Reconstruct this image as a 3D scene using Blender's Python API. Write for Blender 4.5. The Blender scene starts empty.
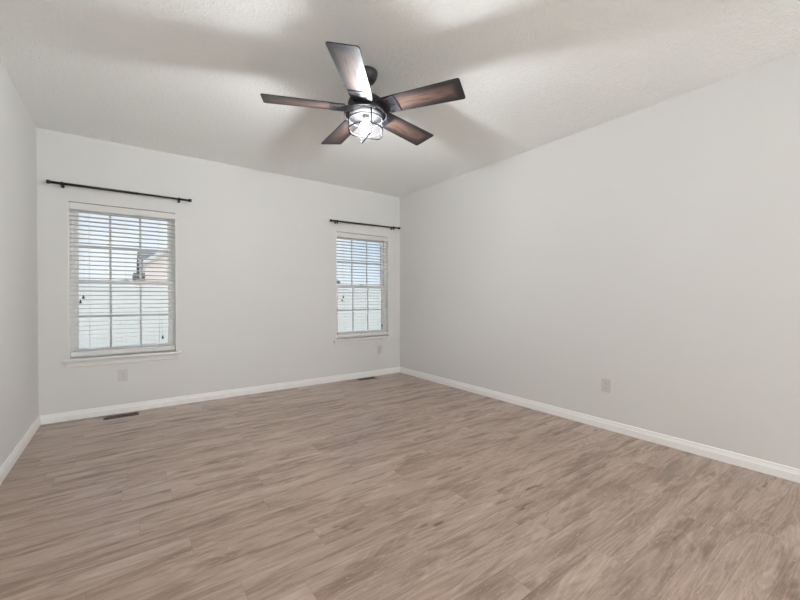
import bpy, bmesh, math, random
from mathutils import Vector, Matrix

random.seed(7)
S = bpy.context.scene
COL = S.collection
PI = math.pi

# ---------------------------------------------------------------- camera
CAM_H = 1.185
YAW, PITCH = math.radians(36.054), math.radians(-0.506)
cd = bpy.data.cameras.new('camera')
cd.sensor_width = 36.0
cd.lens = 375.6 / 800 * 36
cd.clip_start, cd.clip_end = 0.02, 300
cam = bpy.data.objects.new('camera', cd)
COL.objects.link(cam)
_f = Vector((math.sin(YAW) * math.cos(PITCH), math.cos(YAW) * math.cos(PITCH), math.sin(PITCH)))
_r = Vector((math.cos(YAW), -math.sin(YAW), 0))
_u = _r.cross(_f)
cam.matrix_world = Matrix(((_r.x, _u.x, -_f.x, 0), (_r.y, _u.y, -_f.y, 0), (_r.z, _u.z, -_f.z, CAM_H), (0, 0, 0, 1)))
S.camera = cam

# ---------------------------------------------------------------- exposure, world
S.view_settings.view_transform = 'Standard'
S.view_settings.look = 'None'
S.view_settings.gamma = 1.0
S.view_settings.use_curve_mapping = False
S.view_settings.exposure = 0.0
S.cycles.use_denoising = True
S.cycles.max_bounces = 16
S.cycles.diffuse_bounces = 12
S.cycles.transparent_max_bounces = 24
S.cycles.sample_clamp_indirect = 8.0
S.cycles.caustics_reflective = False
S.cycles.caustics_refractive = False

LAMP_STRENGTH = 1200.0
SKY_STRENGTH = 1.15
REAR_WATTS = 305.0
ZENITH = 2.2

W = bpy.data.worlds.new('sky')
S.world = W
W.use_nodes = True
nt = W.node_tree
nt.nodes.clear()
n_out = nt.nodes.new('ShaderNodeOutputWorld')
n_bg = nt.nodes.new('ShaderNodeBackground')
n_tc = nt.nodes.new('ShaderNodeTexCoord')
n_sep = nt.nodes.new('ShaderNodeSeparateXYZ')
n_ramp = nt.nodes.new('ShaderNodeValToRGB')
n_ramp.color_ramp.elements[0].position = 0.0
n_ramp.color_ramp.elements[0].color = (0.78, 0.90, 1.0, 1)
n_ramp.color_ramp.elements[1].position = 0.30
n_ramp.color_ramp.elements[1].color = (0.45, 0.66, 0.92, 1)
n_noise = nt.nodes.new('ShaderNodeTexNoise')
n_noise.inputs['Scale'].default_value = 5.0
n_noise.inputs['Detail'].default_value = 4.0
n_cr = nt.nodes.new('ShaderNodeValToRGB')
n_cr.color_ramp.elements[0].position = 0.42
n_cr.color_ramp.elements[1].position = 0.68
n_mix = nt.nodes.new('ShaderNodeMixRGB')
n_mix.inputs[2].default_value = (0.86, 0.91, 0.98, 1)
L = nt.links.new
L(n_tc.outputs['Generated'], n_sep.inputs[0])
L(n_sep.outputs['Z'], n_ramp.inputs[0])
L(n_tc.outputs['Generated'], n_noise.inputs['Vector'])
L(n_noise.outputs['Fac'], n_cr.inputs[0])
L(n_cr.outputs[0], n_mix.inputs[0])
L(n_ramp.outputs[0], n_mix.inputs[1])
# a bright hazy sky: the zenith is several times brighter than the strip above the roofs
n_zen = nt.nodes.new('ShaderNodeMapRange')
n_zen.inputs['From Min'].default_value = 0.20
n_zen.inputs['From Max'].default_value = 0.60
n_zen.inputs['To Min'].default_value = SKY_STRENGTH
n_zen.inputs['To Max'].default_value = SKY_STRENGTH * ZENITH
L(n_sep.outputs['Z'], n_zen.inputs['Value'])
L(n_zen.outputs[0], n_bg.inputs['Strength'])
L(n_mix.outputs[0], n_bg.inputs['Color'])
L(n_bg.outputs[0], n_out.inputs['Surface'])

sd = bpy.data.lights.new('sun', 'SUN')
sd.energy = 1.3
sd.angle = math.radians(0.6)
sd.color = (1.0, 0.96, 0.91)
so_ = bpy.data.objects.new('sun', sd)
so_.rotation_euler = (math.radians(46), 0, math.radians(24))    # high behind the house, shining on the yard beyond the windows
COL.objects.link(so_)

# ---------------------------------------------------------------- room numbers (metres)
XL, XR, YB, YF, H = -0.663, 3.467, 4.768, -4.6, 2.74
WT = 0.16                        # wall thickness
# added area light behind the camera, brightening the ceiling and walls
ld = bpy.data.lights.new('rear_fill', 'AREA')
ld.shape = 'RECTANGLE'
ld.size, ld.size_y = 1.6, 1.0
ld.energy = REAR_WATTS
ld.color = (0.955, 0.985, 1.0)
lo = bpy.data.objects.new('rear_fill', ld)
lo.location = (2.4, YF + 0.10, 0.60)
lo.rotation_euler = (PI / 2 + math.radians(55), 0, math.radians(80))   # fill aimed upward and to the left
COL.objects.link(lo)


# ---------------------------------------------------------------- helpers
class MB:
    """collects shapes into one bmesh, then links them as one mesh object"""
    def __init__(self):
        self.bm = bmesh.new()

    def box(self, c, s, bevel=0.0, rot=None, seg=2):
        r = bmesh.ops.create_cube(self.bm, size=1.0)
        vs = r['verts']
        bmesh.ops.scale(self.bm, vec=s, verts=vs)
        if bevel > 0:
            es = list({e for v in vs for e in v.link_edges})
            rr = bmesh.ops.bevel(self.bm, geom=es, offset=bevel, segments=seg, profile=0.5, affect='EDGES')
            vs = list({v for f in rr['faces'] for v in f.verts} | {v for v in vs if v.is_valid})
        if rot is not None:
            bmesh.ops.rotate(self.bm, cent=(0, 0, 0), matrix=rot, verts=vs)
        bmesh.ops.translate(self.bm, vec=c, verts=vs)
        return self

    def lo_hi(self, a, b, bevel=0.0):
        c = [(a[i] + b[i]) / 2 for i in range(3)]
        s = [abs(b[i] - a[i]) for i in range(3)]
        return self.box(c, s, bevel)

    def lathe(self, prof, n=32, c=(0, 0, 0), mat=None):
        rings = []
        for r, z in prof:
            if r < 1e-6:
                rings.append([self.bm.verts.new((0, 0, z))])
            else:
                rings.append([self.bm.verts.new((r * math.cos(2 * PI * i / n), r * math.sin(2 * PI * i / n), z)) for i in range(n)])
        for a, b in zip(rings, rings[1:]):
            for i in range(n):
                j = (i + 1) % n
                if len(a) == 1 and len(b) == 1:
                    continue
                if len(a) == 1:
                    f = self.bm.faces.new((a[0], b[i], b[j]))
                elif len(b) == 1:
                    f = self.bm.faces.new((a[i], b[0], a[j]))
                else:
                    f = self.bm.faces.new((a[i], b[i], b[j], a[j]))
                f.smooth = True
        vs = [v for r in rings for v in r]
        if mat is not None:
            bmesh.ops.transform(self.bm, matrix=mat, verts=vs)
        bmesh.ops.translate(self.bm, vec=c, verts=vs)
        return self

    def tube(self, pts, r, n=10, closed=False, cap=True):
        pts = [Vector(p) for p in pts]
        m = len(pts)
        rings = []
        prev = None
        for i, p in enumerate(pts):
            if closed:
                t = (pts[(i + 1) % m] - pts[i - 1]).normalized()
            else:
                t = (pts[min(i + 1, m - 1)] - pts[max(i - 1, 0)]).normalized()
            if prev is None:
                a = Vector((0, 0, 1)) if abs(t.z) < 0.9 else Vector((1, 0, 0))
                u = t.cross(a).normalized()
            else:
                u = (prev - t * prev.dot(t)).normalized()
            prev = u
            v = t.cross(u)
            rings.append([self.bm.verts.new(p + u * (r * math.cos(2 * PI * k / n)) + v * (r * math.sin(2 * PI * k / n))) for k in range(n)])
        pairs = list(zip(rings, rings[1:])) + ([(rings[-1], rings[0])] if closed else [])
        for a, b in pairs:
            for k in range(n):
                j = (k + 1) % n
                self.bm.faces.new((a[k], a[j], b[j], b[k])).smooth = True
        if cap and not closed:
            self.bm.faces.new(rings[0][::-1])
            self.bm.faces.new(rings[-1])
        return self

    def prism(self, outline, z0, z1, mat=None):
        """outline in xy, extruded in z, then transformed"""
        lo_ = [self.bm.verts.new((x, y, z0)) for x, y in outline]
        hi_ = [self.bm.verts.new((x, y, z1)) for x, y in outline]
        n = len(outline)
        self.bm.faces.new(lo_[::-1])
        self.bm.faces.new(hi_)
        for i in range(n):
            j = (i + 1) % n
            self.bm.faces.new((lo_[i], lo_[j], hi_[j], hi_[i]))
        if mat is not None:
            bmesh.ops.transform(self.bm, matrix=mat, verts=lo_ + hi_)
        return self

    def sweep(self, prof, path):
        """closed profile polygon, given as 3D point lists per station"""
        rings = [[self.bm.verts.new(p) for p in st] for st in path]
        n = len(rings[0])
        for a, b in zip(rings, rings[1:]):
            for k in range(n):
                j = (k + 1) % n
                self.bm.faces.new((a[k], a[j], b[j], b[k]))
        self.bm.faces.new(rings[0][::-1])
        self.bm.faces.new(rings[-1])
        return self

    def build(self, name, mat, parent=None, loc=None):
        bmesh.ops.recalc_face_normals(self.bm, faces=self.bm.faces[:])
        me = bpy.data.meshes.new(name)
        self.bm.to_mesh(me)
        self.bm.free()
        me.materials.append(mat)
        o = bpy.data.objects.new(name, me)
        COL.objects.link(o)
        if parent is not None:
            o.parent = parent
        if loc is not None:
            o.location = loc
        return o


def tag(o, label=None, cat=None, group=None, kind=None):
    if label: o['label'] = label
    if cat: o['category'] = cat
    if group: o['group'] = group
    if kind: o['kind'] = kind
    return o


def empty(name, loc, rz=0.0):
    o = bpy.data.objects.new(name, None)
    o.empty_display_size = 0.1
    o.location = loc
    o.rotation_euler = (0, 0, rz)
    COL.objects.link(o)
    return o


def copy_tree(o, parent=None):
    c = o.copy()
    COL.objects.link(c)
    if parent is not None:
        c.parent = parent
    for ch in [x for x in bpy.data.objects if x.parent == o]:
        copy_tree(ch, c)
    return c


# ---------------------------------------------------------------- materials
def new_mat(name):
    m = bpy.data.materials.new(name)
    m.use_nodes = True
    t = m.node_tree
    b = t.nodes['Principled BSDF']
    return m, t, b


def plain(name, col, rough=0.5, metal=0.0, spec=0.5, bump=0.0, bscale=60.0, var=0.0):
    m, t, b = new_mat(name)
    b.inputs['Base Color'].default_value = (*col, 1)
    b.inputs['Roughness'].default_value = rough
    b.inputs['Metallic'].default_value = metal
    b.inputs['Specular IOR Level'].default_value = spec
    tc = t.nodes.new('ShaderNodeTexCoord')
    nz = t.nodes.new('ShaderNodeTexNoise')
    nz.inputs['Scale'].default_value = bscale
    nz.inputs['Detail'].default_value = 5
    t.links.new(tc.outputs['Object'], nz.inputs['Vector'])
    if bump > 0:
        bp = t.nodes.new('ShaderNodeBump')
        bp.inputs['Strength'].default_value = bump
        bp.inputs['Distance'].default_value = 0.004
        t.links.new(nz.outputs['Fac'], bp.inputs['Height'])
        t.links.new(bp.outputs[0], b.inputs['Normal'])
    if var > 0:
        mx = t.nodes.new('ShaderNodeMixRGB')
        mx.inputs[1].default_value = (*[c * (1 - var) for c in col], 1)
        mx.inputs[2].default_value = (*[min(1, c * (1 + var)) for c in col], 1)
        t.links.new(nz.outputs['Fac'], mx.inputs[0])
        t.links.new(mx.outputs[0], b.inputs['Base Color'])
    return m


M = {}
M['wall'] = plain('wall_paint', (0.70, 0.703, 0.695), 0.75, spec=0.25, bump=0.05, bscale=220, var=0.01)
M['trim'] = plain('white_trim_paint', (0.87, 0.868, 0.862), 0.38, spec=0.5, var=0.01)
M['vinyl'] = plain('white_window_vinyl', (0.88, 0.88, 0.87), 0.35, var=0.01)
M['muntin'] = plain('window_grille', (0.62, 0.63, 0.63), 0.4, var=0.02)
M['slat'] = plain('blind_slat', (0.80, 0.80, 0.79), 0.42, var=0.01)
M['rail'] = plain('blind_rail', (0.69, 0.688, 0.68), 0.45, var=0.01)
M['sill'] = plain('sill_paint', (0.76, 0.76, 0.75), 0.4, var=0.01)
M['cord'] = plain('blind_cord', (0.75, 0.74, 0.71), 0.8)
M['tassel'] = plain('dark_cord_end', (0.03, 0.026, 0.024), 0.45)
M['black'] = plain('black_rod_metal', (0.016, 0.015, 0.015), 0.42, metal=0.3, var=0.1)
M['bronze'] = plain('dark_fan_metal', (0.030, 0.030, 0.036), 0.5, metal=0.1, var=0.12, bscale=25)
M['matt_black'] = plain('matt_black_paint', (0.010, 0.010, 0.011), 0.8, spec=0.08)
M['chrome'] = plain('bright_screw_metal', (0.7, 0.7, 0.7), 0.25, metal=1.0)
M['plate'] = plain('outlet_plastic', (0.60, 0.595, 0.575), 0.4)
M['slot'] = plain('outlet_slot', (0.10, 0.095, 0.09), 0.6)
M['vent'] = plain('brown_register_metal', (0.085, 0.055, 0.040), 0.45, metal=0.3, var=0.15)
M['duct'] = plain('duct_dark', (0.02, 0.018, 0.016), 0.8)
M['fence'] = plain('white_fence_vinyl', (0.80, 0.735, 0.69), 0.5, var=0.02, bscale=3)
M['siding'] = plain('pinkish_siding', (0.90, 0.72, 0.65), 0.6, var=0.03, bscale=4)
M['shingle'] = plain('grey_shingle', (0.125, 0.12, 0.12), 0.9, bump=0.6, bscale=18, var=0.12)
M['lawn'] = plain('lawn_green', (0.10, 0.15, 0.05), 0.95, bump=0.6, bscale=30, var=0.3)


def ceiling_mat():
    m, t, b = new_mat('textured_ceiling_paint')
    b.inputs['Base Color'].default_value = (0.895, 0.915, 0.902, 1)
    b.inputs['Roughness'].default_value = 0.85
    b.inputs['Specular IOR Level'].default_value = 0.2
    tc = t.nodes.new('ShaderNodeTexCoord')
    n1 = t.nodes.new('ShaderNodeTexNoise')
    n1.inputs['Scale'].default_value = 26
    n1.inputs['Detail'].default_value = 6
    n1.inputs['Distortion'].default_value = 1.6
    rp = t.nodes.new('ShaderNodeValToRGB')
    rp.color_ramp.elements[0].position = 0.47
    rp.color_ramp.elements[1].position = 0.60
    bp = t.nodes.new('ShaderNodeBump')
    bp.inputs['Strength'].default_value = 0.6
    bp.inputs['Distance'].default_value = 0.005
    t.links.new(tc.outputs['Object'], n1.inputs['Vector'])
    t.links.new(n1.outputs['Fac'], rp.inputs[0])
    t.links.new(rp.outputs[0], bp.inputs['Height'])
    t.links.new(bp.outputs[0], b.inputs['Normal'])
    return m


def floor_mat():
    m, t, b = new_mat('wood_plank_floor')
    N, K = t.nodes.new, t.links.new
    tc = N('ShaderNodeTexCoord')
    br = N('ShaderNodeTexBrick')
    br.offset = 0.0
    br.offset_frequency = 2
    br.squash = 1.0
    br.inputs['Color1'].default_value = (0, 0, 0, 1)
    br.inputs['Color2'].default_value = (1, 1, 1, 1)
    br.inputs['Mortar'].default_value = (0.5, 0.5, 0.5, 1)
    br.inputs['Scale'].default_value = 1.0
    br.inputs['Mortar Size'].default_value = 0.0009
    br.inputs['Mortar Smooth'].default_value = 0.2
    br.inputs['Bias'].default_value = 0.0
    br.inputs['Brick Width'].default_value = 1.22
    br.inputs['Row Height'].default_value = 0.150
    # every row of planks starts at its own random offset
    sx = N('ShaderNodeSeparateXYZ'); K(tc.outputs['Object'], sx.inputs[0])
    rw = N('ShaderNodeMath'); rw.operation = 'DIVIDE'; rw.inputs[1].default_value = 0.150
    K(sx.outputs['Y'], rw.inputs[0])
    fl = N('ShaderNodeMath'); fl.operation = 'FLOOR'; K(rw.outputs[0], fl.inputs[0])
    wn = N('ShaderNodeTexWhiteNoise'); wn.noise_dimensions = '1D'; K(fl.outputs[0], wn.inputs['W'])
    ox = N('ShaderNodeMath'); ox.operation = 'MULTIPLY_ADD'; ox.inputs[1].default_value = 1.22
    K(wn.outputs['Value'], ox.inputs[0]); K(sx.outputs['X'], ox.inputs[2])
    cx_ = N('ShaderNodeCombineXYZ'); K(ox.outputs[0], cx_.inputs['X']); K(sx.outputs['Y'], cx_.inputs['Y'])
    K(cx_.outputs[0], br.inputs['Vector'])
    rnd = N('ShaderNodeSeparateColor')
    K(br.outputs['Color'], rnd.inputs[0])
    wv = N('ShaderNodeMath'); wv.operation = 'MULTIPLY'; wv.inputs[1].default_value = 37.0
    K(rnd.outputs[0], wv.inputs[0])

    def noise(sx, sy, detail, dist, rough=0.55):
        mp = N('ShaderNodeMapping')
        mp.inputs['Scale'].default_value = (sx, sy, 1)
        K(tc.outputs['Object'], mp.inputs['Vector'])
        nz = N('ShaderNodeTexNoise')
        nz.noise_dimensions = '4D'
        nz.inputs['Scale'].default_value = 1.0
        nz.inputs['Detail'].default_value = detail
        nz.inputs['Roughness'].default_value = rough
        nz.inputs['Distortion'].default_value = dist
        K(mp.outputs[0], nz.inputs['Vector'])
        K(wv.outputs[0], nz.inputs['W'])
        return nz.outputs['Fac']

    def ramp(src, p0, p1, c0=(0, 0, 0, 1), c1=(1, 1, 1, 1)):
        r = N('ShaderNodeValToRGB')
        r.color_ramp.elements[0].position = p0
        r.color_ramp.elements[1].position = p1
        r.color_ramp.elements[0].color = c0
        r.color_ramp.elements[1].color = c1
        K(src, r.inputs[0])
        return r.outputs[0]

    def mix(kind, fac, a, bb):
        x = N('ShaderNodeMixRGB')
        x.blend_type = kind
        for i, v in ((0, fac), (1, a), (2, bb)):
            if isinstance(v, (int, float)):
                x.inputs[i].default_value = v
            elif isinstance(v, tuple):
                x.inputs[i].default_value = v
            else:
                K(v, x.inputs[i])
        return x.outputs[0]

    broad = noise(1.1, 8.0, 5, 0.35)
    streak = noise(2.6, 17.0, 6, 0.7, 0.60)
    fine = noise(7.0, 170.0, 4, 0.2, 0.7)
    fleck = noise(30.0, 130.0, 2, 0.3)
    knot = noise(4.6, 17.0, 4, 0.5)
    field = noise(0.8, 6.0, 1, 0.4)
    base = ramp(broad, 0.36, 0.64, (0.365, 0.265, 0.212, 1), (0.480, 0.368, 0.302, 1))
    c = mix('MIX', ramp(streak, 0.50, 0.68, (0, 0, 0, 1), (0.75, 0.75, 0.75, 1)), base, (0.245, 0.170, 0.130, 1))
    figure = noise(1.5, 9.0, 5, 0.9, 0.6)
    c = mix('MIX', ramp(figure, 0.52, 0.67, (0, 0, 0, 1), (0.75, 0.75, 0.75, 1)), c, (0.205, 0.138, 0.104, 1))
    # cathedral rings: contour lines of a slow field
    k1 = N('ShaderNodeMath'); k1.operation = 'MULTIPLY'; k1.inputs[1].default_value = 150.0
    K(field, k1.inputs[0])
    k2 = N('ShaderNodeMath'); k2.operation = 'SINE'; K(k1.outputs[0], k2.inputs[0])
    c = mix('MULTIPLY', 0.32, c, ramp(k2.outputs[0], 0.0, 0.9, (0.72, 0.70, 0.68, 1), (1.05, 1.05, 1.05, 1)))
    c = mix('MULTIPLY', 0.75, c, ramp(fine, 0.32, 0.60, (0.76, 0.74, 0.72, 1), (1.10, 1.10, 1.10, 1)))
    c = mix('MIX', ramp(knot, 0.63, 0.74, (0, 0, 0, 1), (0.85, 0.85, 0.85, 1)), c, (0.130, 0.088, 0.066, 1))
    c = mix('MIX', ramp(fleck, 0.62, 0.72, (0, 0, 0, 1), (0.35, 0.35, 0.35, 1)), c, (0.66, 0.54, 0.46, 1))
    # each plank a touch lighter or darker
    c = mix('MULTIPLY', 0.18, c, ramp(rnd.outputs[0], 0.0, 1.0, (0.82, 0.79, 0.78, 1), (1.12, 1.12, 1.12, 1)))
    c = mix('MIX', mix('MULTIPLY', 1.0, br.outputs['Fac'], (0.45, 0.45, 0.45, 1)), c, (0.14, 0.10, 0.08, 1))
    K(c, b.inputs['Base Color'])
    rr = N('ShaderNodeMapRange')
    rr.inputs['To Min'].default_value = 0.17
    rr.inputs['To Max'].default_value = 0.29
    K(fine, rr.inputs['Value'])
    K(rr.outputs[0], b.inputs['Roughness'])
    b.inputs['Specular IOR Level'].default_value = 0.6
    bp = N('ShaderNodeBump')
    bp.inputs['Strength'].default_value = 0.12
    bp.inputs['Distance'].default_value = 0.002
    K(fine, bp.inputs['Height'])
    K(bp.outputs[0], b.inputs['Normal'])
    return m


def blade_mat():
    """brown barn-wood blade with charcoal-burnt edges; coordinates of the blade itself (x along it)"""
    m, t, b = new_mat('distressed_blade_wood')
    N, K = t.nodes.new, t.links.new
    tc = N('ShaderNodeTexCoord')
    sp = N('ShaderNodeSeparateXYZ')
    K(tc.outputs['Generated'], sp.inputs[0])

    def edge(sock, wid0, wid1):
        a = N('ShaderNodeMath'); a.operation = 'SUBTRACT'; a.inputs[1].default_value = 0.5
        K(sock, a.inputs[0])
        c = N('ShaderNodeMath'); c.operation = 'ABSOLUTE'
        K(a.outputs[0], c.inputs[0])
        r = N('ShaderNodeMapRange')
        r.inputs['From Min'].default_value = 0.5 - wid0
        r.inputs['From Max'].default_value = 0.5 - wid1
        K(c.outputs[0], r.inputs['Value'])
        return r.outputs[0]
    ex = edge(sp.outputs['X'], 0.15, 0.01)
    ey = edge(sp.outputs['Y'], 0.34, 0.02)
    mp = N('ShaderNodeMapping'); mp.inputs['Scale'].default_value = (7, 70, 1)
    K(tc.outputs['Object'], mp.inputs['Vector'])
    nz = N('ShaderNodeTexNoise'); nz.inputs['Scale'].default_value = 1.0; nz.inputs['Detail'].default_value = 5
    nz.inputs['Distortion'].default_value = 0.8
    K(mp.outputs[0], nz.inputs['Vector'])
    rp = N('ShaderNodeValToRGB')
    rp.color_ramp.elements[0].position = 0.30
    rp.color_ramp.elements[0].color = (0.030, 0.018, 0.015, 1)
    rp.color_ramp.elements[1].position = 0.72
    rp.color_ramp.elements[1].color = (0.175, 0.105, 0.080, 1)
    K(nz.outputs['Fac'], rp.inputs[0])
    mx = N('ShaderNodeMath'); mx.operation = 'MAXIMUM'
    K(ex, mx.inputs[0]); K(ey, mx.inputs[1])
    mg = N('ShaderNodeMath'); mg.operation = 'MULTIPLY'; mg.inputs[1].default_value = 1.5
    K(mx.outputs[0], mg.inputs[0])
    ad = N('ShaderNodeMath'); ad.operation = 'MULTIPLY_ADD'
    ad.inputs[1].default_value = 0.5; ad.inputs[2].default_value = -0.25
    K(nz.outputs['Fac'], ad.inputs[0])
    sm = N('ShaderNodeMath'); sm.operation = 'ADD'; sm.use_clamp = True
    K(mg.outputs[0], sm.inputs[0]); K(ad.outputs[0], sm.inputs[1])
    c = N('ShaderNodeMixRGB')
    K(sm.outputs[0], c.inputs[0]); K(rp.outputs[0], c.inputs[1])
    c.inputs[2].default_value = (0.016, 0.014, 0.017, 1)
    K(c.outputs[0], b.inputs['Base Color'])
    b.inputs['Roughness'].default_value = 0.46
    b.inputs['Specular IOR Level'].default_value = 0.6
    return m


def pane_mat(name, clear=0.97, rough=0.02):
    m, t, b = new_mat(name)
    t.nodes.remove(b)
    out = t.nodes['Material Output']
    tr = t.nodes.new('ShaderNodeBsdfTransparent')
    tr.inputs[0].default_value = (clear, clear, clear, 1)
    gl = t.nodes.new('ShaderNodeBsdfGlossy')
    gl.inputs['Roughness'].default_value = rough
    fr = t.nodes.new('ShaderNodeFresnel')
    fr.inputs['IOR'].default_value = 1.45
    mx = t.nodes.new('ShaderNodeMixShader')
    t.links.new(fr.outputs[0], mx.inputs[0])
    t.links.new(tr.outputs[0], mx.inputs[1])
    t.links.new(gl.outputs[0], mx.inputs[2])
    t.links.new(mx.outputs[0], out.inputs['Surface'])
    return m


def seeded_glass_mat():
    m, t, b = new_mat('seeded_glass')
    t.nodes.remove(b)
    N, K = t.nodes.new, t.links.new
    out = t.nodes['Material Output']
    tr = N('ShaderNodeBsdfTransparent'); tr.inputs[0].default_value = (0.97, 0.97, 0.98, 1)
    tl = N('ShaderNodeBsdfTranslucent'); tl.inputs[0].default_value = (0.92, 0.92, 0.95, 1)
    gl = N('ShaderNodeBsdfGlossy'); gl.inputs['Roughness'].default_value = 0.08
    tc = N('ShaderNodeTexCoord')
    vo = N('ShaderNodeTexVoronoi'); vo.inputs['Scale'].default_value = 55
    K(tc.outputs['Object'], vo.inputs['Vector'])
    bp = N('ShaderNodeBump'); bp.inputs['Strength'].default_value = 0.5; bp.inputs['Distance'].default_value = 0.004
    K(vo.outputs['Distance'], bp.inputs['Height'])
    rp = N('ShaderNodeMapRange')
    rp.inputs['From Min'].default_value = 0.0; rp.inputs['From Max'].default_value = 0.7
    rp.inputs['To Min'].default_value = 0.0036; rp.inputs['To Max'].default_value = 0.0012
    K(vo.outputs['Distance'], rp.inputs['Value'])
    m1 = N('ShaderNodeMixShader')
    K(rp.outputs[0], m1.inputs[0]); K(tr.outputs[0], m1.inputs[1]); K(tl.outputs[0], m1.inputs[2])
    fr = N('ShaderNodeFresnel'); fr.inputs['IOR'].default_value = 1.45
    m2 = N('ShaderNodeMixShader')
    fs = N('ShaderNodeMath'); fs.operation = 'MULTIPLY'; fs.inputs[1].default_value = 0.06
    K(fr.outputs[0], fs.inputs[0])
    K(fs.outputs[0], m2.inputs[0]); K(m1.outputs[0], m2.inputs[1]); K(gl.outputs[0], m2.inputs[2])
    K(m2.outputs[0], out.inputs['Surface'])
    return m


def emit_mat(name, col, strength):
    m, t, b = new_mat(name)
    b.inputs['Base Color'].default_value = (0.9, 0.9, 0.9, 1)
    b.inputs['Emission Color'].default_value = (*col, 1)
    b.inputs['Emission Strength'].default_value = strength
    return m


M['ceiling'] = ceiling_mat()
M['floor'] = floor_mat()
M['blade'] = blade_mat()
M['pane'] = pane_mat('window_glass')
M['seeded'] = seeded_glass_mat()
M['bulb'] = emit_mat('lit_bulb', (0.965, 0.985, 1.0), LAMP_STRENGTH)

# ---------------------------------------------------------------- room shell
def structure(name, mb, mat, label, cat):
    o = mb.build(name, mat)
    tag(o, label, cat, kind='structure')
    return o


structure('floor', MB().lo_hi((XL - WT, YF - 0.45, -0.12), (XR + WT, YB + WT, 0.0)), M['floor'],
          'brown grey wood plank floor running parallel to the window wall', 'floor')
structure('ceiling', MB().lo_hi((XL - WT, YF - 0.45, H), (XR + WT, YB + WT, H + 0.14)), M['ceiling'],
          'off white textured ceiling with the fan hung from it', 'ceiling')
structure('wall_left', MB().lo_hi((XL - WT, YF - WT, 0), (XL, YB, H)), M['wall'], 'plain off white wall at the left edge', 'wall')
structure('wall_right', MB().lo_hi((XR, YF - WT, 0), (XR + WT, YB, H)), M['wall'], 'long plain off white wall on the right with one outlet', 'wall')

WIN_W, WIN_Z0, WIN_Z1 = 0.89, 0.565, 2.098
WIN_X = (-0.005, 2.812)

def wall_with_holes(y0, y1, x0, x1, holes):
    xs = sorted({x0, x1} | {h[0] for h in holes} | {h[1] for h in holes})
    zs = sorted({0.0, H} | {h[2] for h in holes} | {h[3] for h in holes})
    mb = MB()
    bm = mb.bm
    V = {}
    def vert(i, j, k):
        if (i, j, k) not in V:
            V[(i, j, k)] = bm.verts.new((xs[i], (y0, y1)[k], zs[j]))
        return V[(i, j, k)]
    def solid(i, j):
        if not (0 <= i < len(xs) - 1 and 0 <= j < len(zs) - 1):
            return False
        cx, cz = (xs[i] + xs[i + 1]) / 2, (zs[j] + zs[j + 1]) / 2
        return not any(h[0] < cx < h[1] and h[2] < cz < h[3] for h in holes)
    for i in range(len(xs) - 1):
        for j in range(len(zs) - 1):
            if not solid(i, j):
                continue
            for k in (0, 1):
                bm.faces.new([vert(i, j, k), vert(i + 1, j, k), vert(i + 1, j + 1, k), vert(i, j + 1, k)])
            for di, dj, a, bb in ((-1, 0, (i, j), (i, j + 1)), (1, 0, (i + 1, j), (i + 1, j + 1)), (0, -1, (i, j), (i + 1, j)), (0, 1, (i, j + 1), (i + 1, j + 1))):
                if not solid(i + di, j + dj):
                    bm.faces.new([vert(*a, 0), vert(*bb, 0), vert(*bb, 1), vert(*a, 1)])
    return mb


holes = [(cx - WIN_W / 2, cx + WIN_W / 2, WIN_Z0, WIN_Z1) for cx in WIN_X]
structure('wall_back', wall_with_holes(YB, YB + WT, XL - WT, XR + WT, holes), M['wall'], 'off white wall holding the two windows', 'wall')
structure('wall_front', wall_with_holes(YF - WT, YF, XL, XR, [(1.4, 3.2, 0.0, 2.06)]), M['wall'], 'off white wall behind the camera with an assumed doorway', 'wall')
# unseen walls added outside the doorway to keep sun and sky out
structure('wall_light_block', MB().lo_hi((1.2, YF - 0.45, 0), (3.4, YF - 0.40, H)).lo_hi((1.2, YF - 0.40, 0), (1.25, YF - WT, H)).lo_hi((3.35, YF - 0.40, 0), (3.4, YF - WT, H)), M['wall'], 'unseen added wall blocking outside light at the doorway behind the camera', 'wall')


def baseboard(name, a, b, inward, label):
    """profiled skirting along the floor line a-b, leaning out by the profile towards `inward`"""
    prof = [(0, 0), (0.015, 0), (0.015, 0.012), (0.0135, 0.050), (0.0105, 0.056), (0.0105, 0.060), (0.0085, 0.066),
            (0.0075, 0.074), (0.0075, 0.078), (0.0055, 0.0825), (0, 0.085)]
    n = Vector(inward)
    st = []
    for p in (a, b):
        p = Vector(p)
        st.append([p + n * d + Vector((0, 0, z)) for d, z in prof])
    return structure(name, MB().sweep(prof, st), M['trim'], label, 'baseboard')


baseboard('baseboard_back', (XL, YB, 0), (XR, YB, 0), (0, -1, 0), 'white baseboard under the two windows')
baseboard('baseboard_right', (XR, YB, 0), (XR, YF, 0), (-1, 0, 0), 'white baseboard along the long right wall')
baseboard('baseboard_left', (XL, YF, 0), (XL, YB, 0), (1, 0, 0), 'white baseboard along the left wall')

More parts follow.
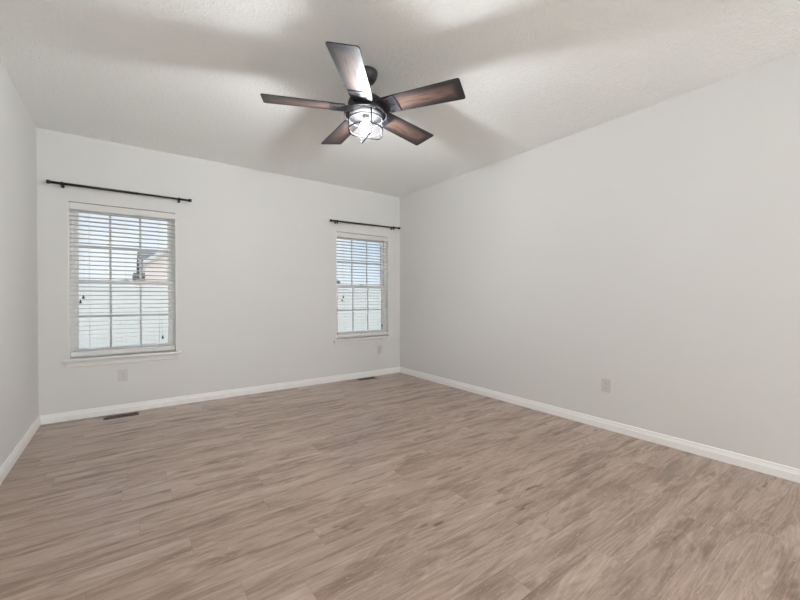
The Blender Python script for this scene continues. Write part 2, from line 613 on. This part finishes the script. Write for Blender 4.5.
# ---------------------------------------------------------------- windows
def make_window(name, label):
    """origin: centre of the opening on the wall face, at floor level; outside is +y"""
    w = empty(name, (0, 0, 0))
    tag(w, label, 'window', 'double hung windows in the back wall', 'structure')
    hw = WIN_W / 2
    z0, z1 = WIN_Z0 + 0.024, WIN_Z1
    yf0, yf1 = 0.080, 0.150
    fw = 0.030
    mb = MB()
    mb.lo_hi((-hw, yf0, z0), (-hw + fw, yf1, z1), 0.003)
    mb.lo_hi((hw - fw, yf0, z0), (hw, yf1, z1), 0.003)
    mb.lo_hi((-hw + fw, yf0, z1 - 0.040), (hw - fw, yf1, z1), 0.003)
    mb.lo_hi((-hw + fw, yf0, z0), (hw - fw, yf1, z0 + 0.030), 0.003)
    mb.build('window_frame', M['vinyl'], w)

    def sash(nm, ya, yb, za, zb, top, bot, lab):
        x0, x1 = -hw + fw, hw - fw
        st = 0.038
        s = MB()
        s.lo_hi((x0, ya, za), (x0 + st, yb, zb), 0.003)
        s.lo_hi((x1 - st, ya, za), (x1, yb, zb), 0.003)
        s.lo_hi((x0 + st, ya, zb - top), (x1 - st, yb, zb), 0.003)
        s.lo_hi((x0 + st, ya, za), (x1 - st, yb, za + bot), 0.003)
        so = s.build(nm, M['vinyl'], w)
        so['label'] = lab
        gx0, gx1, gz0, gz1 = x0 + st - 0.004, x1 - st + 0.004, za + bot - 0.004, zb - top + 0.004
        ym = (ya + yb) / 2
        MB().lo_hi((gx0, ym - 0.003, gz0), (gx1, ym + 0.003, gz1)).build('pane', M['pane'], so)
        g = MB()
        for k in (1, 2):
            x = gx0 + (gx1 - gx0) * k / 3
            g.lo_hi((x - 0.009, ym - 0.012, gz0), (x + 0.009, ym - 0.0035, gz1), 0.002)
        z = (gz0 + gz1) / 2
        g.lo_hi((gx0, ym - 0.012, z - 0.009), (gx1, ym - 0.0035, z + 0.009), 0.002)
        g.build('grille', M['muntin'], so)
    sash('upper_sash', 0.118, 0.146, 1.315, z1 - 0.040, 0.034, 0.040, 'upper window sash with six lights')
    sash('lower_sash', 0.086, 0.114, z0 + 0.030, 1.352, 0.042, 0.052, 'lower window sash with six lights')
    jl = MB()  # added white strips, standing in for daylight on the jambs
    jl.lo_hi((-hw, 0.0005, z0), (-hw + 0.006, yf0, z1))
    jl.lo_hi((hw - 0.006, 0.0005, z0), (hw, yf0, z1))
    jl.build('bright_jamb_strip', M['vinyl'], w)
    lk = MB()
    lk.box((0, 0.084, 1.356), (0.055, 0.022, 0.010), 0.003)
    lk.box((0.012, 0.078, 1.364), (0.030, 0.010, 0.008), 0.002)
    lk.build('sash_lock', M['vinyl'], w)
    s = MB()
    s.lo_hi((-hw, 0.0, WIN_Z0 + 0.001), (hw, 0.080, z0))
    s.lo_hi((-hw - 0.045, -0.052, WIN_Z0 + 0.001), (hw + 0.045, -0.0005, z0), 0.004)
    s.build('window_sill', M['sill'], w)
    a = MB()
    a.lo_hi((-hw - 0.025, -0.0135, WIN_Z0 - 0.056), (hw + 0.025, -0.0005, WIN_Z0 + 0.001), 0.003)
    a.build('apron', M['sill'], w)
    return w


w1 = make_window('window_1', 'six over six window nearer the left wall, with the neighbouring house in view')
w1.location = (WIN_X[0], YB, 0)
w2 = copy_tree(w1)
w2.name = 'window_2'
w2.location = (WIN_X[1], YB, 0)
w2['label'] = 'six over six window beside the far right corner'


# ---------------------------------------------------------------- blinds
def make_blind(label):
    b = empty('window_blind', (0, 0, 0))
    tag(b, label, 'blind', 'white slatted blinds in the windows')
    hw = WIN_W / 2 - 0.0075
    yc = 0.032
    top = WIN_Z1 - 0.006
    MB().lo_hi((-hw + 0.006, 0.012, top - 0.050), (hw - 0.006, 0.062, top), 0.002).build('headrail', M['slat'], b)
    v = MB()
    v.lo_hi((-hw, 0.000, top - 0.066), (hw, 0.008, top), 0.003)
    for s in (-1, 1):
        v.lo_hi((s * hw, 0.008, top - 0.066), (s * (hw - 0.006), 0.030, top), 0.001)
    v.build('valance', M['rail'], b)
    sl = MB()
    z_lo, z_hi, n = 0.684, top - 0.082, 32
    tilt = Matrix.Rotation(math.radians(-5.5), 3, 'X')
    for i in range(n):
        z = z_lo + (z_hi - z_lo) * i / (n - 1)
        sl.box((0, yc, z), (2 * hw - 0.001, 0.051, 0.0040), 0.001, rot=tilt, seg=1)
    sl.build('slats', M['slat'], b)
    MB().lo_hi((-hw + 0.004, yc - 0.026, 0.604), (hw - 0.004, yc + 0.026, 0.652), 0.006).build('bottom_rail', M['rail'], b)
    for x in (-0.29, 0.0, 0.29):
        c = MB()
        for y in (yc - 0.0310, yc + 0.0310):
            c.tube([(x, y, top - 0.05), (x, y, 0.640)], 0.0011, 6)
        c.build('ladder_cord', M['cord'], b)

    def pull(x, z, y=-0.002):
        c = MB().tube([(x, y, top - 0.066), (x, y, z + 0.030)], 0.0010, 6).build('pull_cord', M['cord'], b)
        t = MB().lathe([(0, 0.034), (0.004, 0.034), (0.005, 0.026), (0.0095, 0.010), (0.0105, 0.002), (0.009, 0.0), (0, 0.0)], 14,
                       c=(x, y, z)).build('cord_tassel', M['tassel'], c)
        t['label'] = 'dark tassel at the end of the cord'
    pull(-0.334, 1.165, -0.004)
    pull(-0.356, 1.120, -0.008)
    pull(0.318, 0.735, -0.004)
    return b


b1 = make_blind('open white slatted blind in the window nearer the left wall')
b1.location = (WIN_X[0], YB, 0)
b2 = copy_tree(b1)
b2.location = (WIN_X[1], YB, 0)
b2['label'] = 'open white slatted blind in the window beside the far right corner'


# ---------------------------------------------------------------- curtain rods
def make_rod(label):
    r = empty('curtain_rod', (0, 0, 0))
    tag(r, label, 'curtain rod', 'black curtain rods above the windows')
    y = -0.075
    hl = 0.556
    rod = MB()
    rod.tube([(-hl, y, 0), (0.10, y, 0)], 0.0125, 14)
    rod.tube([(0.10, y, 0), (hl, y, 0)], 0.0105, 14)
    rod.tube([(0.09, y, 0), (0.104, y, 0)], 0.0138, 14)
    rod.build('rod', M['black'], r)
    for s in (-1, 1):
        MB().lathe([(0, 0), (0.0125, 0), (0.0135, 0.004), (0.0135, 0.010), (0.0165, 0.013), (0.0175, 0.018), (0.0175, 0.032), (0.015, 0.036), (0, 0.037)], 18,
                   mat=Matrix.Rotation(s * PI / 2, 4, 'Y'), c=(s * (hl - 0.006), y, 0)).build('finial', M['black'], r)
    for x in (-0.478, 0.470):
        k = MB()
        k.box((x, -0.003, -0.008), (0.020, 0.006, 0.036), 0.002)
        k.box((x, -0.037, -0.014), (0.012, 0.070, 0.008), 0.002)
        k.tube([(x - 0.008, y, 0), (x + 0.008, y, 0)], 0.0172, 16)
        k.tube([(x, y, -0.013), (x, y, -0.030)], 0.0045, 8)
        k.lathe([(0, 0), (0.007, 0), (0.008, 0.003), (0.008, 0.010), (0.006, 0.013), (0, 0.013)], 12, c=(x, y, -0.038))
        k.build('bracket', M['black'], r)
    return r


r1 = make_rod('black curtain rod above the window nearer the left wall')
r1.location = (-0.003, YB, 2.240)
r2 = copy_tree(r1)
r2.location = (2.829, YB, 2.232)
r2.rotation_euler = (0, math.radians(-0.9), 0)
r2['label'] = 'black curtain rod reaching into the far right corner'


# ---------------------------------------------------------------- outlets
def make_outlet(label):
    o = empty('wall_outlet', (0, 0, 0))
    tag(o, label, 'outlet', 'electrical outlets low on the walls')
    p = MB()
    p.box((0, -0.003, 0), (0.078, 0.006, 0.122), 0.0025)
    p.build('cover_plate', M['plate'], o)
    for s in (-1, 1):
        f = MB()
        out = [(0.0165 * math.cos(a) * 1.0, max(-0.0115, min(0.0115, 0.0165 * math.sin(a)))) for a in [2 * PI * i / 28 for i in range(28)]]
        f.prism(out, 0, 0.002, Matrix.Translation((0, -0.006, s * 0.0195)) @ Matrix.Rotation(PI / 2, 4, 'X'))
        fo = f.build('receptacle', M['plate'], o)
        sl = MB()
        for x, hgt in ((-0.0062, 0.0085), (0.0062, 0.0070)):
            sl.box((x, -0.0081, s * 0.0195 + 0.002), (0.0022, 0.0006, hgt))
        sl.box((0, -0.0081, s * 0.0195 - 0.0068), (0.0045, 0.0006, 0.0042))
        sl.build('slots', M['slot'], fo)
    MB().lathe([(0, 0), (0.003, 0), (0.0034, 0.0008), (0, 0.0016)], 12, mat=Matrix.Rotation(PI / 2, 4, 'X'), c=(0, -0.006, 0)).build('screw', M['chrome'], o)
    return o


o1 = make_outlet('white wall outlet below the window nearer the left wall')
o1.location = (-0.033, YB, 0.385)
o2 = copy_tree(o1)
o2.location = (3.090, YB, 0.385)
o2['label'] = 'white wall outlet below the window beside the far right corner'
o3 = copy_tree(o1)
o3.location = (XR, 1.626, 0.392)
o3.rotation_euler = (0, 0, -PI / 2)
o3['label'] = 'white wall outlet on the long right wall'


# ---------------------------------------------------------------- floor registers
def make_register(label):
    o = empty('floor_register', (0, 0, 0))
    tag(o, label, 'floor vent', 'brown floor vents by the window wall')
    a, b, t = 0.142, 0.052, 0.004
    f = MB()
    rim = 0.014
    f.lo_hi((-a, -b, 0), (a, -b + rim, t), 0.0012)
    f.lo_hi((-a, b - rim, 0), (a, b, t), 0.0012)
    f.lo_hi((-a, -b + rim, 0), (-a + rim, b - rim, t), 0.0012)
    f.lo_hi((a - rim, -b + rim, 0), (a, b - rim, t), 0.0012)
    f.build('vent_frame', M['vent'], o)
    s = MB()
    n = 19
    for i in range(n):
        x = -a + rim + (2 * a - 2 * rim) * (i + 0.5) / n
        s.lo_hi((x - 0.0025, -b + rim, 0.0008), (x + 0.0025, b - rim, 0.0032))
    s.lo_hi((-a + rim, -0.003, 0.001), (a - rim, 0.003, 0.0036))
    s.build('louvers', M['vent'], o)
    MB().lo_hi((-a + rim, -b + rim, 0.0), (a - rim, b - rim, 0.0007)).build('duct_opening', M['duct'], o)
    return o


v1 = make_register('brown floor vent under the window nearer the left wall')
v1.location = (-0.045, 4.640, 0)
v2 = copy_tree(v1)
v2.location = (2.800, 4.655, 0)
v2['label'] = 'brown floor vent under the window beside the far right corner'

# ---------------------------------------------------------------- ceiling fan
FX, FY = 1.351, 2.260
BZ = 2.484                       # blade plane
fan = empty('ceiling_fan', (FX, FY, H))
tag(fan, 'dark five blade ceiling fan with a lit caged glass light', 'ceiling fan')


def fz(z):
    return z - H


MB().lathe([(0, fz(2.662)), (0.020, fz(2.662)), (0.036, fz(2.664)), (0.058, fz(2.676)), (0.074, fz(2.700)), (0.082, fz(2.728)), (0.083, fz(2.740)), (0, fz(2.740))], 40
           ).build('canopy', M['bronze'], fan)
MB().lathe([(0, fz(2.56)), (0.0135, fz(2.56)), (0.0135, fz(2.664)), (0, fz(2.664))], 20).build('downrod', M['bronze'], fan)
MB().lathe([(0, fz(2.602)), (0.024, fz(2.602)), (0.026, fz(2.585)), (0.030, fz(2.572)), (0.060, fz(2.566)), (0.098, fz(2.556)), (0.118, fz(2.540)), (0.124, fz(2.520)),
            (0.124, fz(2.470)), (0.134, fz(2.462)), (0.147, fz(2.458)), (0.150, fz(2.452)), (0.148, fz(2.447)), (0.138, fz(2.447)), (0.112, fz(2.450)), (0, fz(2.450))], 48
           ).build('motor_housing', M['bronze'], fan)

# blades
PHI0 = math.radians(228.863)
for k in range(5):
    th = PHI0 + k * 2 * PI / 5
    r0, r1, w0, w1 = 0.150, 0.683, 0.152, 0.184
    rc = 0.016
    out = [(r0, -w0 / 2), (r1 - rc, -w1 / 2)]
    for cx, cy, a0 in ((r1 - rc, -w1 / 2 + rc, -PI / 2), (r1 - rc, w1 / 2 - rc, 0.0)):
        for i in range(1, 6):
            a = a0 + PI / 2 * i / 6
            out.append((cx + rc * math.cos(a), cy + rc * math.sin(a)))
        if a0 < -0.1:
            out.append((r1, -w1 / 2 + rc))
            out.append((r1, w1 / 2 - rc))
        else:
            out.append((r1 - rc, w1 / 2))
    out.append((r0, w0 / 2))
    bl = MB().prism(out, -0.003, 0.003).build('blade', M['blade'], fan)
    bl.location = (0, 0, fz(BZ))
    bl.rotation_euler = (math.radians(-11.2), 0, th)
    ir = MB()
    # blade iron under the root; dark plate widened to include the housing's shade
    arm = [(0.100, -0.060), (0.150, -0.074), (0.225, -0.0765), (0.240, -0.070), (0.244, 0.0), (0.240, 0.070), (0.225, 0.0765), (0.150, 0.074), (0.100, 0.060)]
    ir.prism(arm, -0.007, -0.0031)
    for x, y in ((0.185, -0.045), (0.185, 0.045), (0.212, 0.0)):
        ir.lathe([(0, -0.0105), (0.0055, -0.0105), (0.007, -0.007), (0, -0.007)], 10, c=(x, y, 0))
    ir.build('blade_iron', M['bronze'], bl)

# light kit
gl = MB()
GR = 0.109
gl.lathe([(0.098, fz(2.449)), (0.104, fz(2.440)), (GR, fz(2.425)), (GR, fz(2.345)), (0.106, fz(2.330)), (0.098, fz(2.318)), (0.085, fz(2.311)), (0.060, fz(2.306)), (0, fz(2.303)),
          ], 48)
gl.build('glass_shade', M['seeded'], fan)
cg = MB()
CR = 0.116
for zc in (2.412, 2.345):
    cg.tube([(CR * math.cos(2 * PI * i / 48), CR * math.sin(2 * PI * i / 48), fz(zc)) for i in range(48)], 0.0044, 8, closed=True)
cg.tube([(0.147 * math.cos(2 * PI * i / 48), 0.147 * math.sin(2 * PI * i / 48), fz(2.440)) for i in range(48)], 0.0040, 8, closed=True)
dirn = math.atan2(math.cos(YAW) * -0.39 + math.sin(YAW) * 0.92, math.cos(YAW) * -0.92 - math.sin(YAW) * 0.39)
for q in (0, 1):
    a = dirn + q * PI / 2
    d = Vector((math.cos(a), math.sin(a), 0))
    zb, zt, rc = 2.292, 2.449, 0.040
    R_ = CR + 0.003
    pts = [d * R_ + Vector((0, 0, fz(zt))), d * R_ + Vector((0, 0, fz(2.40))), d * R_ + Vector((0, 0, fz(zb + rc)))]
    for i in range(1, 9):
        t_ = PI / 2 * i / 8
        pts.append(d * (R_ - rc + rc * math.cos(t_)) + Vector((0, 0, fz(zb + rc - rc * math.sin(t_)))))
    full = pts + [Vector((-p.x, -p.y, p.z)) for p in reversed(pts)]
    dz = Vector((0, 0, -0.006 * q))
    cg.tube([p + (dz if p.z < fz(2.40) else Vector()) for p in full], 0.0044, 8)
cg.build('light_cage', M['matt_black'], fan)
MB().lathe([(0, fz(2.4498)), (0.139, fz(2.4468)), (0.139, fz(2.4445)), (0, fz(2.4470))], 48).build('light_fitter', M['matt_black'], fan)
MB().lathe([(0, fz(2.450)), (0.022, fz(2.450)), (0.022, fz(2.418)), (0.017, fz(2.412)), (0, fz(2.412))], 20).build('bulb_socket', M['matt_black'], fan)
globe = [(0, fz(2.412)), (0.014, fz(2.412)), (0.016, fz(2.402))]
for i in range(1, 12):
    a = PI * (0.13 + 0.87 * i / 11)
    globe.append((0.038 * math.sin(a) if i < 11 else 0, fz(2.366 + 0.038 * math.cos(a))))
MB().lathe(globe, 28).build('bulb', M['bulb'], fan)

# ---------------------------------------------------------------- outside the windows
GZ = -0.45
o = MB().lo_hi((-30, YB + 0.6, GZ - 0.3), (45, 70, GZ)).build('lawn', M['lawn'])
tag(o, 'green lawn outside the windows', 'lawn', kind='structure')

fence = empty('privacy_fence', (1.72, YB + 6.2, GZ))
tag(fence, 'white vinyl privacy fence across the yard outside', 'fence')
FH = 1.90
for i in range(-4, 6):
    x = i * 3.0
    MB().lo_hi((x - 0.064, -0.064, 0), (x + 0.064, 0.064, FH + 0.02), 0.006).build('fence_post', M['fence'], fence)
for i in range(-4, 5):
    x0, x1 = i * 3.0 + 0.064, (i + 1) * 3.0 - 0.064
    pm = MB()
    n = 18
    for k in range(n):
        a = x0 + (x1 - x0) * k / n
        b_ = x0 + (x1 - x0) * (k + 1) / n
        pm.lo_hi((a + 0.0006, -0.011, 0.10), (b_ - 0.0006, 0.011, FH - 0.08), 0.0015)
    pm.lo_hi((x0, -0.022, FH - 0.12), (x1, 0.022, FH), 0.004)
    pm.lo_hi((x0, -0.022, 0.06), (x1, 0.022, 0.20), 0.004)
    pm.build('fence_panel', M['fence'], fence)

# neighbouring house
HY = 20.0
hs = empty('neighbour_house', (0, HY, GZ))
tag(hs, 'pale sided neighbouring house with a grey roof beyond the fence', 'house')
X0, X1 = 0.46, 10.0
RZ, EZ = 3.50 - GZ, 2.05 - GZ
wl = MB()
wl.lo_hi((X0 + 0.2, 0.0, 0), (X1, 7.0, EZ))
for i in range(14):
    z = 0.15 + i * 0.17
    if z < EZ - 0.1:
        wl.lo_hi((X0 + 0.19, -0.012, z), (X1, 0.0, z + 0.012))
wl.build('house_wall', M['siding'], hs)
rf = MB()
def slab(p, q, r, s, th):
    bm = rf.bm
    a = [bm.verts.new(v) for v in (p, q, r, s)]
    b = [bm.verts.new((v[0], v[1], v[2] - th)) for v in (p, q, r, s)]
    bm.faces.new(a); bm.faces.new(b[::-1])
    for i in range(4):
        j = (i + 1) % 4
        bm.faces.new((a[i], b[i], b[j], a[j]))
slab((X0, -0.4, EZ), (X1, -0.4, EZ), (X1, 3.5, RZ), (X0, 3.5, RZ), 0.14)
slab((X0, 7.4, EZ), (X1, 7.4, EZ), (X1, 3.5, RZ), (X0, 3.5, RZ), 0.14)
rf.build('house_roof', M['shingle'], hs)
# front gable wing with white rake boards
GX0, GXM = 0.56, 3.2
gz_e = 2.385 - GZ
sl_ = 0.72
apex = gz_e + (GXM - GX0) * sl_
gb = MB()
gb.prism([(GX0, 0), (2 * GXM - GX0, 0), (2 * GXM - GX0, gz_e), (GXM, apex), (GX0, gz_e)], 0.9, 3.2,
         Matrix(((1, 0, 0, 0), (0, 0, -1, 0), (0, 1, 0, 0), (0, 0, 0, 1))))
gb.build('gable_wall', M['siding'], hs)
rk = MB()
for s in (-1, 1):
    p = [(GXM, apex), (GXM + s * (GXM - GX0 + 0.06), gz_e - 0.06 * sl_), (GXM + s * (GXM - GX0 + 0.06), gz_e - 0.06 * sl_ + 0.17), (GXM, apex + 0.17)]
    rk.prism(p if s < 0 else p[::-1], 3.2, 3.35, Matrix(((1, 0, 0, 0), (0, 0, -1, 0), (0, 1, 0, 0), (0, 0, 0, 1))))
rk.build('rake_board', M['fence'], hs)
lt = MB()
lt.lo_hi((0.30, -3.1, 0), (0.55, -1.0, 1.86 - GZ))
lt.build('side_wall', M['siding'], hs)
sr = MB()
sr.lo_hi((0.20, -3.25, 1.86 - GZ), (0.555, -0.9, 2.06 - GZ), 0.02)
sr.build('side_roof', M['shingle'], hs)
